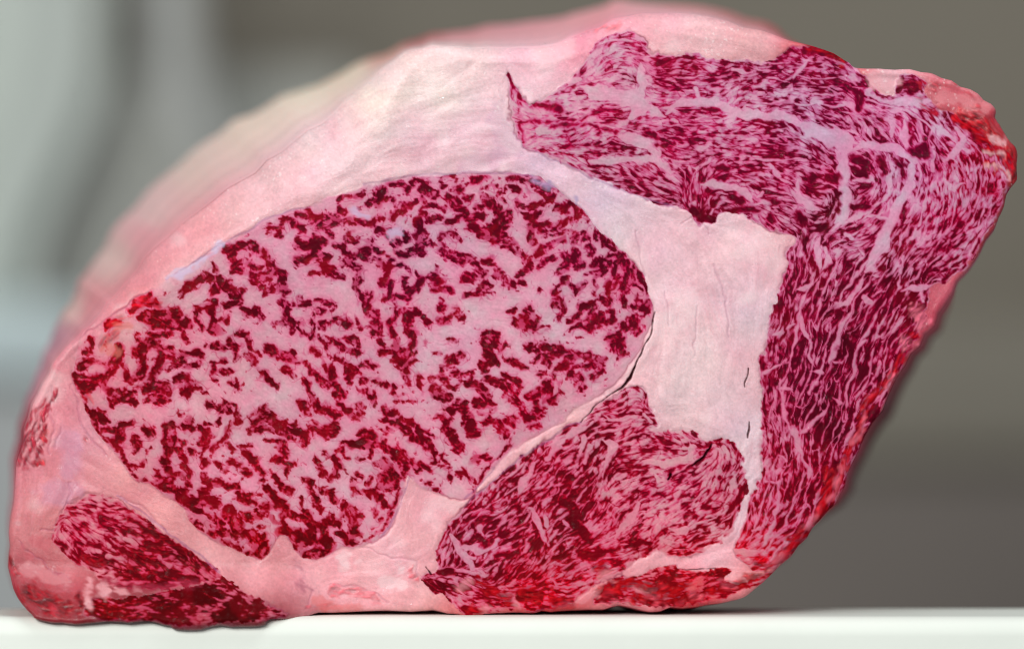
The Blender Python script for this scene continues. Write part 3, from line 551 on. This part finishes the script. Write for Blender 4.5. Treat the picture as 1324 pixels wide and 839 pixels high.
    h += .05 * st * (1 - L) + .07 * n_sml
    h += np.where(inside > 0, 2.2 * sstep(0, 60, inside), 0)
    h -= .45 * np.exp(-(inside / 2.6) ** 2)
    h -= .45 * L + .25 * depth
    h += .08 * g1 * (inside > 0)
    h -= 7 * sstep(-.6, 2.2, SC)
    h += .6 * wet * g2
    h -= .12 * crease + .7 * fold
    h += (.45 * np.clip(lic([noise(4)], ang, 14, 2.0)[0], -2, 2) + .55 * np.clip(lic([noise(12)], ang, 12, 3.0)[0], -2, 2)) * (1 - sstep(-4, 2, inside))
    R = rim_round(XX, YY)
    h -= rim_depth(R, np.clip(so, 0, R))
    # the lower left corner sags over the rounded lip of the board
    edge_f = sstep(0, 14, so)
    smooth_h = -rim_depth(R, np.clip(so, 0, R))
    h = smooth_h + (h - smooth_h) * (.15 + .85 * edge_f)
    sag_h = 56 * (1 - sstep(330, 440, XX)) * sstep(725, 803, YY)
    h += sag_h
    h += 14 * np.exp(-(((XX - 120) / 14) ** 2 + ((YY - 768) / 16) ** 2))
    return dict(col=col.astype(np.float32), h=h.astype(np.float32), lab=lab, so=so, out=out, lean=L, wet=wet)

# ---------------------------------------------------------------- helpers
def tag(o, label=None, cat=None, kind=None, group=None):
    if label: o['label'] = label
    if cat: o['category'] = cat
    if kind: o['kind'] = kind
    if group: o['group'] = group
    return o
def mesh_obj(name, verts, faces, mat, parent=None, smooth=True):
    me = bpy.data.meshes.new(name)
    me.from_pydata([tuple(map(float, v)) for v in verts], [], [tuple(map(int, f)) for f in faces]); me.update()
    if smooth: me.polygons.foreach_set('use_smooth', [True] * len(me.polygons))
    me.materials.append(mat)
    o = bpy.data.objects.new(name, me); col_root.objects.link(o); o.parent = parent
    return o
def material(name):
    m = bpy.data.materials.new(name); m.use_nodes = True
    nt = m.node_tree; b = nt.nodes['Principled BSDF']
    return m, nt, b
def node(nt, t, **kw):
    n = nt.nodes.new(t)
    for k, v in kw.items():
        if k in n.inputs: n.inputs[k].default_value = v
        else: setattr(n, k, v)
    return n
def noise_bump(nt, b, scales, dist, strength=1.0):
    """stack of noise bumps in object space"""
    tc = node(nt, 'ShaderNodeTexCoord'); prev = None
    for sc, st in scales:
        n = node(nt, 'ShaderNodeTexNoise', Scale=sc, Detail=4.0, Roughness=.6)
        nt.links.new(tc.outputs['Object'], n.inputs['Vector'])
        bp = node(nt, 'ShaderNodeBump', Strength=st * strength, Distance=dist)
        nt.links.new(n.outputs['Fac'], bp.inputs['Height'])
        if prev: nt.links.new(prev.outputs[0], bp.inputs['Normal'])
        prev = bp
    nt.links.new(prev.outputs[0], b.inputs['Normal'])
    return tc

# ---------------------------------------------------------------- materials
def tissue(name, rough_fat, rough_lean, sss, bump, coat=.7, spec=(.05, .20)):
    m, nt, b = material(name)
    a = node(nt, 'ShaderNodeAttribute', attribute_name='tissue')
    nt.links.new(a.outputs['Color'], b.inputs['Base Color'])
    w = node(nt, 'ShaderNodeAttribute', attribute_name='lean')
    tc = noise_bump(nt, b, [(2600, .35), (900, .25)], .0004, bump)
    nz = node(nt, 'ShaderNodeTexNoise', Scale=420, Detail=5.0, Roughness=.65)
    nt.links.new(tc.outputs['Object'], nz.inputs['Vector'])
    mr = node(nt, 'ShaderNodeMapRange'); mr.inputs['To Min'].default_value = rough_fat; mr.inputs['To Max'].default_value = rough_lean
    nt.links.new(w.outputs['Fac'], mr.inputs['Value'])
    ad = node(nt, 'ShaderNodeMath', operation='MULTIPLY_ADD'); ad.inputs[1].default_value = .30; 
    sb = node(nt, 'ShaderNodeMath', operation='SUBTRACT'); sb.inputs[1].default_value = .15
    nt.links.new(nz.outputs['Fac'], ad.inputs[0]); nt.links.new(mr.outputs[0], sb.inputs[0]); nt.links.new(sb.outputs[0], ad.inputs[2])
    nt.links.new(ad.outputs[0], b.inputs['Roughness'])
    # a damp film in patches: most of the cut is matt, some spots glint
    sp = node(nt, 'ShaderNodeTexNoise', Scale=420, Detail=6.0, Roughness=.7)
    nt.links.new(tc.outputs['Object'], sp.inputs['Vector'])
    sm = node(nt, 'ShaderNodeMapRange'); sm.inputs['From Min'].default_value = .50; sm.inputs['From Max'].default_value = .72
    sm.inputs['To Min'].default_value, sm.inputs['To Max'].default_value = spec
    nt.links.new(sp.outputs['Fac'], sm.inputs['Value']); nt.links.new(sm.outputs[0], b.inputs['Specular IOR Level'])
    cm = node(nt, 'ShaderNodeMapRange'); cm.inputs['From Min'].default_value = .58; cm.inputs['From Max'].default_value = .70
    cm.inputs['To Min'].default_value = 0.0; cm.inputs['To Max'].default_value = coat
    nt.links.new(sp.outputs['Fac'], cm.inputs['Value']); nt.links.new(cm.outputs[0], b.inputs['Coat Weight'])
    b.inputs['Coat Roughness'].default_value = .06
    cn = node(nt, 'ShaderNodeTexNoise', Scale=1500, Detail=2.0, Roughness=.5)
    nt.links.new(tc.outputs['Object'], cn.inputs['Vector'])
    cb = node(nt, 'ShaderNodeBump', Strength=.9, Distance=.0005)
    nt.links.new(cn.outputs['Fac'], cb.inputs['Height']); nt.links.new(cb.outputs[0], b.inputs['Coat Normal'])
    if sss:
        b.inputs['Subsurface Weight'].default_value = sss
        b.inputs['Subsurface Radius'].default_value = (1.0, .45, .4)
        b.inputs['Subsurface Scale'].default_value = .0009
    return m
M_LEAN = tissue('marbled_beef', .46, .40, 0, .45, .5, (.015, .10))
M_FAT = tissue('beef_fat', .34, .32, .25, .9, 1.0, (.3, .8))
M_SIDE = tissue('beef_flank', .42, .36, .2, 1.0)

def plain(name, rgb, rough, var=.04, scale=6.0, spec=.4, bump=None):
    m, nt, b = material(name)
    tc = node(nt, 'ShaderNodeTexCoord'); n = node(nt, 'ShaderNodeTexNoise', Scale=scale, Detail=5.0, Roughness=.6)
    nt.links.new(tc.outputs['Object'], n.inputs['Vector'])
    r = node(nt, 'ShaderNodeValToRGB')
    r.color_ramp.elements[0].position, r.color_ramp.elements[1].position = .3, .7
    r.color_ramp.elements[0].color = tuple(max(0, c * (1 - var)) for c in rgb) + (1,)
    r.color_ramp.elements[1].color = tuple(min(1, c * (1 + var)) for c in rgb) + (1,)
    nt.links.new(n.outputs['Fac'], r.inputs[0]); nt.links.new(r.outputs[0], b.inputs['Base Color'])
    b.inputs['Roughness'].default_value = rough; b.inputs['Specular IOR Level'].default_value = spec
    if bump:
        bp = node(nt, 'ShaderNodeBump', Strength=bump[1], Distance=.0004)
        n2 = node(nt, 'ShaderNodeTexNoise', Scale=bump[0], Detail=3.0)
        nt.links.new(tc.outputs['Object'], n2.inputs['Vector']); nt.links.new(n2.outputs['Fac'], bp.inputs['Height'])
        nt.links.new(bp.outputs[0], b.inputs['Normal'])
    return m
M_BOARD = plain('white_plastic', (.80, .85, .785), .5, .02, 30, .25, (220, .05))
M_WALL = plain('olive_brown_wall', (.200, .180, .142), .6, .10, 2.5)
M_UNIT = plain('dark_cabinet_paint', (.165, .143, .126), .5, .10, 3.0)
M_PANEL = plain('panel_paint', (.215, .198, .160), .6, .08, 3.0)
M_GREY = plain('grey_enamel', (.36, .37, .34), .55, .08, 4.0)
M_COUNTER = plain('steel_counter_metal', (.36, .38, .38), .5, .05, 3.0)
M_CLOTH = plain('pale_cloth', (.62, .67, .63), .85, .05, 4.0)
M_POST = plain('pipe_paint', (.42, .43, .41), .5, .04, 3.0)
M_LEDGE = plain('bin_plastic', (.52, .62, .63), .5, .05, 3.0)

# ---------------------------------------------------------------- board
def board():
    x0, x1, yb, yf, r, z1 = -.42, .42, .041, -.0045, .0062, -.03
    prof = [(yb, z1), (yb, -.003)] + [(yb - .003 + .003 * math.cos(t), -.003 + .003 * math.sin(t)) for t in np.linspace(.3, math.pi / 2, 5)]
    prof += [(y, 0.0) for y in np.linspace(yb - .02, yf + .004, 8)]
    prof += [(yf - r * math.sin(t), -r + r * math.cos(t)) for t in np.linspace(0, math.pi / 2, 12)]
    prof += [(yf - r, -.016), (yf - r, z1)]
    xs = np.linspace(x0, x1, 60); n = len(prof); v, f = [], []
    for x in xs: v += [(x, y, z) for y, z in prof]
    for i in range(len(xs) - 1):
        for k in range(n):
            a, b = i * n + k, i * n + (k + 1) % n
            f.append((a, b, b + n, a + n))
    f.append(tuple(range(n))); f.append(tuple(reversed(range((len(xs) - 1) * n, len(xs) * n))))
    o = mesh_obj('cutting_board', v, f, M_BOARD)
    return tag(o, 'white plastic cutting board with rounded front edge under the marbled beef', 'cutting board')
board()

# ---------------------------------------------------------------- beef
F = meat_field()
beef = bpy.data.objects.new('beef_rib_block', None); col_root.objects.link(beef)
beef.location = (0, 0, 0); beef.empty_display_size = .05
tag(beef, 'thick raw beef rib block with dense white marbling, cut face forward on the white board', 'beef')

def build_face():
    so, h, colr, lab = F['so'], F['h'], F['col'], F['lab']
    gy, gx = np.gradient(so)
    gm = np.hypot(gx, gy) + 1e-6
    px, py = XX.copy(), YY.copy()
    near = (so < 0)
    px = np.where(near, px - so * gx / gm, px); py = np.where(near, py - so * gy / gm, py)
    ok = so > -1.6
    quad = ok[:-1, :-1] & ok[1:, :-1] & ok[:-1, 1:] & ok[1:, 1:] & ((so[:-1, :-1] > 0) | (so[1:, :-1] > 0) | (so[:-1, 1:] > 0) | (so[1:, 1:] > 0))
    ql = lab[:-1, :-1]
    idx = np.arange(W * H).reshape(H, W)
    P = np.stack([(px - 662.0) * S, -h * S, (BASE - py) * S], -1).reshape(-1, 3)
    C = np.concatenate([colr, np.ones((H, W, 1), np.float32)], -1).reshape(-1, 4)
    LN = np.maximum(F['lean'], F['wet']).reshape(-1)
    names = [('seam_fat', 'pale pink fat between and around the muscles', M_FAT), ('eye_muscle', 'large oval eye muscle with coarse dark red and pale marbling', M_LEAN),
             ('cap_muscle', 'finely grained purple red muscle curving over the top and down the right', M_LEAN),
             ('inner_muscle', 'rounded finely grained muscle low in the middle', M_LEAN), ('corner_muscle', 'small marbled muscle in the lower left corner', M_LEAN),
             ('lean_strip', 'dark red lean strip along the lower left edge', M_LEAN), ('lean_strip', 'bright red lean strip along the lower right edge', M_LEAN)]
    for k, (nm, lb, mt) in enumerate(names):
        qi, qj = np.nonzero(quad & (ql == k))
        q = np.stack([idx[qi, qj], idx[qi + 1, qj], idx[qi + 1, qj + 1], idx[qi, qj + 1]], 1)
        used, inv = np.unique(q, return_inverse=True); inv = inv.reshape(q.shape)
        me = bpy.data.meshes.new(nm)
        me.vertices.add(len(used)); me.vertices.foreach_set('co', P[used].astype(np.float32).ravel())
        me.loops.add(inv.size); me.loops.foreach_set('vertex_index', inv.astype(np.int32).ravel())
        me.polygons.add(len(q)); me.polygons.foreach_set('loop_start', np.arange(0, inv.size, 4, dtype=np.int32))
        me.polygons.foreach_set('loop_total', np.full(len(q), 4, np.int32))
        me.polygons.foreach_set('use_smooth', np.ones(len(q), bool))
        me.update(calc_edges=True)
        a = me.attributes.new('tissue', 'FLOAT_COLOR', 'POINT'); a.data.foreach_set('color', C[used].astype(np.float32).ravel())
        b = me.attributes.new('lean', 'FLOAT', 'POINT'); b.data.foreach_set('value', LN[used].astype(np.float32))
        me.materials.append(mt)
        o = bpy.data.objects.new(nm, me); col_root.objects.link(o); o.parent = beef
        o['label'] = lb
build_face()

# outward growth of the flank behind the face, (x, y on the outline) -> (dx, dy) seen at the back, face pixels
GROW = [(45,791,0,-6),(12,720,4,-6),(20,640,0,-10),(25,585,-5,-4),(44,525,-6,-6),(70,470,-10,-12),(108,430,-26,-26),(150,380,-40,-28),(198,318,-44,-34),(257,269,-46,-44),
        (326,220,-44,-52),(395,168,-34,-44),(460,118,-18,-26),(522,68,-2,-6),(575,60,0,-16),(640,62,4,-30),(700,58,6,-36),(775,34,6,-28),(850,15,4,-9),
        (900,18,6,-8),(985,40,6,-8),(1060,63,-20,0),(1106,86,-30,10),(1205,95,-30,12),(1290,150,-40,10),(1316,212,-40,6),(1258,342,-14,0),
        (1206,420,8,4),(1150,510,12,5),(1096,612,8,4),(1034,706,-8,0),(962,771,-30,-4),(900,782,-20,0),(700,788,0,0),(400,795,0,0),(150,800,0,0)]
# colour of the flank by position in the picture, sRGB
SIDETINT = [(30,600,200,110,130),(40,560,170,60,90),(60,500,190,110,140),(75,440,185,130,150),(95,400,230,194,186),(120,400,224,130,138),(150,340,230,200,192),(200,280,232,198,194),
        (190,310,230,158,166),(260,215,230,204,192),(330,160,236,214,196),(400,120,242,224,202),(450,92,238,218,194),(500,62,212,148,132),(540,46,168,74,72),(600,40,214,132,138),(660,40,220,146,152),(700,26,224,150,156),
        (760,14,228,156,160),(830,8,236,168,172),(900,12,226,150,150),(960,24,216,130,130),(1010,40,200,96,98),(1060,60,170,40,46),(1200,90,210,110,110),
        (1316,212,170,40,46),(1250,360,150,50,60),(1190,460,92,26,38),(1100,620,84,14,26),(1000,750,70,12,20),(850,792,80,12,20),(500,795,190,110,112),(200,806,80,10,16),(50,796,150,30,36)]  # shade of the right underside painted in as the darkest reds

def build_flank():
    out = F['out']; n = len(out)
    tab = np.array(GROW, np.float32)
    d2 = (out[:, None, 0] - tab[None, :, 0]) ** 2 + (out[:, None, 1] - tab[None, :, 1]) ** 2
    wgt = 1.0 / (d2 + 1800.0) ** 1.8
    g = (wgt[..., None] * tab[None, :, 2:]).sum(1) / wgt.sum(1)[:, None]
    vx, vy = 662.0, BASE - CAM_Z / S
    depths = np.concatenate([[3.0, 3.4, 5.0], np.linspace(8, 60, 12), np.linspace(75, 560, 30)]) * S
    tan = np.roll(out, -1, 0) - np.roll(out, 1, 0); tan /= np.linalg.norm(tan, axis=1)[:, None] + 1e-9
    nrm = np.stack([tan[:, 1], -tan[:, 0]], 1)
    cen = out.mean(0)
    if ((out - cen) * nrm).sum() < 0: nrm = -nrm
    r2 = np.random.default_rng(11)
    def ringnoise(step, amp):
        k = np.arange(0, n + step, step); v = r2.normal(0, amp, len(k)); v[-1] = v[0]
        return np.interp(np.arange(n), k, v)
    rr = rim_round(out[:, 0], out[:, 1])
    ridge = .4 * (1.0) * ringnoise(30, 2.0) + ringnoise(12, .8)
    verts, cols, leans = [], [], []
    src = out - nrm * 4.0
    rimcol = F['col'][np.clip(src[:, 1], 0, H - 1).astype(int), np.clip(src[:, 0], 0, W - 1).astype(int)]
    ker = np.ones(9) / 9.0
    rimcol = np.stack([np.convolve(np.concatenate([rimcol[-4:, q], rimcol[:, q], rimcol[:4, q]]), ker, 'valid') for q in range(3)], 1)
    stripe = ringnoise(24, .05)
    drift = np.zeros(n)
    for i, d in enumerate(depths):
        t = min(1.0, d / (480 * S)); tt = 1 - (1 - t) ** 1.7
        p = out + g * tt
        drift = .95 * drift + ringnoise(60, 1.0) * .3
        u = min(1, d / (70 * S))
        p = p + nrm * ((ridge * u + drift * u)[:, None] - (3.0 if i == 0 else 0) + 5.0 * math.sin(min(1, d / (90 * S)) * math.pi * .5) * 0.35)
        if t >= .9: p = cen + (p - cen) * (1 - .10 * ((d / (480 * S)) - .9))
        s = (DIST + d) / DIST                      # these positions were read off the picture, so widen with distance
        q = np.array([vx, vy]) + (p - [vx, vy]) * s
        z = (BASE - q[:, 1]) * S
        if d > 12 * S: z = np.maximum(z, .0004)
        x = (q[:, 0] - 662.0) * S
        y = np.full(n, d)
        sag = 56 * S * (1 - sstep(330, 440, out[:, 0])) * sstep(725, 803, out[:, 1])
        y = y - sag * max(0, 1 - d / (60 * S)) + (rim_depth(rr, 0.0) - 3.2) * S
        if i == 0: y = (rim_depth(rr, 3.0) + 1.2) * S - sag
        verts.append(np.stack([x, y, z], 1))
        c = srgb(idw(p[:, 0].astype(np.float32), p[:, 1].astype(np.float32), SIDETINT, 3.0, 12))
        band = np.sin(2 * math.pi * (tt * 4.2 + .35 * np.sin(np.arange(n) / 13.0) + .2 * np.sin(np.arange(n) / 5.0)))
        keep = math.exp(-d / (130 * S))
        c = c * (1 - keep) + rimcol * keep
        sm = stripe + .03 * band
        c = c * (1 + sm)[:, None]
        leftside = np.exp(-((p[:, 1] - 560) / 60) ** 2) * (p[:, 0] < 120)
        lm = (.8 * leftside * sstep(.0, .5, band))[:, None]
        c = c * (1 - lm) + srgb((150, 16, 44)) * lm
        cols.append(np.clip(c, .004, .9)); leans.append(np.full(n, .3))
    R = len(depths); V = np.concatenate(verts); Cc = np.concatenate(cols)
    back = verts[-1].mean(0); V = np.concatenate([V, [back]]); Cc = np.concatenate([Cc, [Cc[-n:].mean(0)]])
    f = []
    for i in range(R - 1):
        for k in range(n):
            a, b = i * n + k, i * n + (k + 1) % n
            f.append((a, a + n, b + n, b))
    c0 = R * n
    for k in range(n): f.append(((R - 1) * n + k, c0, (R - 1) * n + (k + 1) % n))
    o = mesh_obj('flank', V, f, M_SIDE, beef)
    a = o.data.attributes.new('tissue', 'FLOAT_COLOR', 'POINT')
    a.data.foreach_set('color', np.concatenate([Cc, np.ones((len(Cc), 1))], 1).astype(np.float32).ravel())
    b = o.data.attributes.new('lean', 'FLOAT', 'POINT'); b.data.foreach_set('value', np.full(len(V), .3, np.float32))
    o['label'] = 'blurred pink and cream outer side of the block behind the cut face'
build_flank()

# ---------------------------------------------------------------- blurred background
import bmesh
def at(px, py, y):
    """point at depth y behind the face that shows near a pixel of the photograph"""
    s = (DIST + y) / DIST
    return wx(px) * s, CAM_Z + (wz(py) - CAM_Z) * s
def box(name, px0, px1, py0, py1, y, depth, mat, bev=.006):
    x0, z1 = at(px0, py0, y); x1, z0 = at(px1, py1, y)
    bm = bmesh.new(); bmesh.ops.create_cube(bm, size=1)
    for v in bm.verts: v.co = ((x0 + x1) / 2 + v.co.x * (x1 - x0), y + depth / 2 + v.co.y * depth, (z0 + z1) / 2 + v.co.z * (z1 - z0))
    bmesh.ops.bevel(bm, geom=list(bm.edges), offset=bev, segments=2, affect='EDGES')
    me = bpy.data.meshes.new(name); bm.to_mesh(me); bm.free(); me.materials.append(mat)
    o = bpy.data.objects.new(name, me); col_root.objects.link(o); return o
def tube(name, pts, rad, mat, seg=14):
    v, f = [], []
    for (x, y, z) in pts:
        for k in range(seg):
            a = 2 * math.pi * k / seg; v.append((x + rad * math.cos(a), y + rad * math.sin(a), z))
    for i in range(len(pts) - 1):
        for k in range(seg):
            a, b = i * seg + k, i * seg + (k + 1) % seg
            f.append((a, b, b + seg, a + seg))
    f.append(tuple(reversed(range(seg)))); f.append(tuple(range((len(pts) - 1) * seg, len(pts) * seg)))
    return mesh_obj(name, v, f, mat)
tag(box('back_wall', -900, 2300, -500, 1500, 1.05, .05, M_WALL), kind='structure')
tag(box('equipment_cabinet', -160, 470, 96, 1300, .92, .10, M_GREY), 'out of focus grey equipment cabinet behind the upper left of the beef', 'cabinet')
tag(box('storage_bin', -420, 130, 392, 486, .84, .05, M_LEDGE), 'pale blue grey bin blurred at the left edge of the picture', 'bin')
tag(box('steel_counter', -420, 240, 500, 1300, .85, .05, M_COUNTER), 'blurred light grey counter low at the left behind the beef', 'counter')
tag(box('wooden_panel', 820, 2000, 412, 602, .94, .06, M_PANEL), 'blurred olive brown panel behind the right side of the beef', 'panel')
tag(box('dark_cabinet', 760, 2000, 612, 1300, .90, .14, M_UNIT), 'blurred dark grey cabinet low at the right behind the beef', 'cabinet')
pp = []
for px, py in [(222,-160),(222,-60),(224,20),(230,90),(244,150),(268,205),(300,250)]:
    x, z = at(px, py, .84); pp.append((x, .84, z))
tag(tube('bent_pipe', pp, .0125, M_POST), 'blurred pale grey bent pipe before the upper left cabinet', 'pipe')
def curtain():
    v, f = [], []; nx, nz = 60, 24
    for j in range(nz + 1):
        t = j / nz; py = -260 + t * 660
        edge = 128 - 96 * sstep(60, 380, py)
        for i in range(nx + 1):
            u = i / nx; px = -420 + u * (edge + 420)
            y = .87 + .012 * math.sin(u * 34 + t * 1.2) + .006 * math.sin(u * 71)
            x, z = at(px, py, .87); v.append((x, y, z))
    n1 = len(v)
    v += [(x, y + .004, z) for x, y, z in v]
    w = nx + 1
    for j in range(nz):
        for i in range(nx):
            a = j * w + i
            f.append((a, a + w, a + w + 1, a + 1)); f.append((n1 + a, n1 + a + 1, n1 + a + w + 1, n1 + a + w))
    ring = [i for i in range(w)] + [j * w + nx for j in range(1, nz + 1)] + [nz * w + i for i in range(nx - 1, -1, -1)] + [j * w for j in range(nz - 1, 0, -1)]
    for a, b in zip(ring, ring[1:] + ring[:1]): f.append((a, b, n1 + b, n1 + a))
    return tag(mesh_obj('curtain', v, f, M_CLOTH), 'pale green white curtain blurred at the upper left', 'curtain')
curtain()
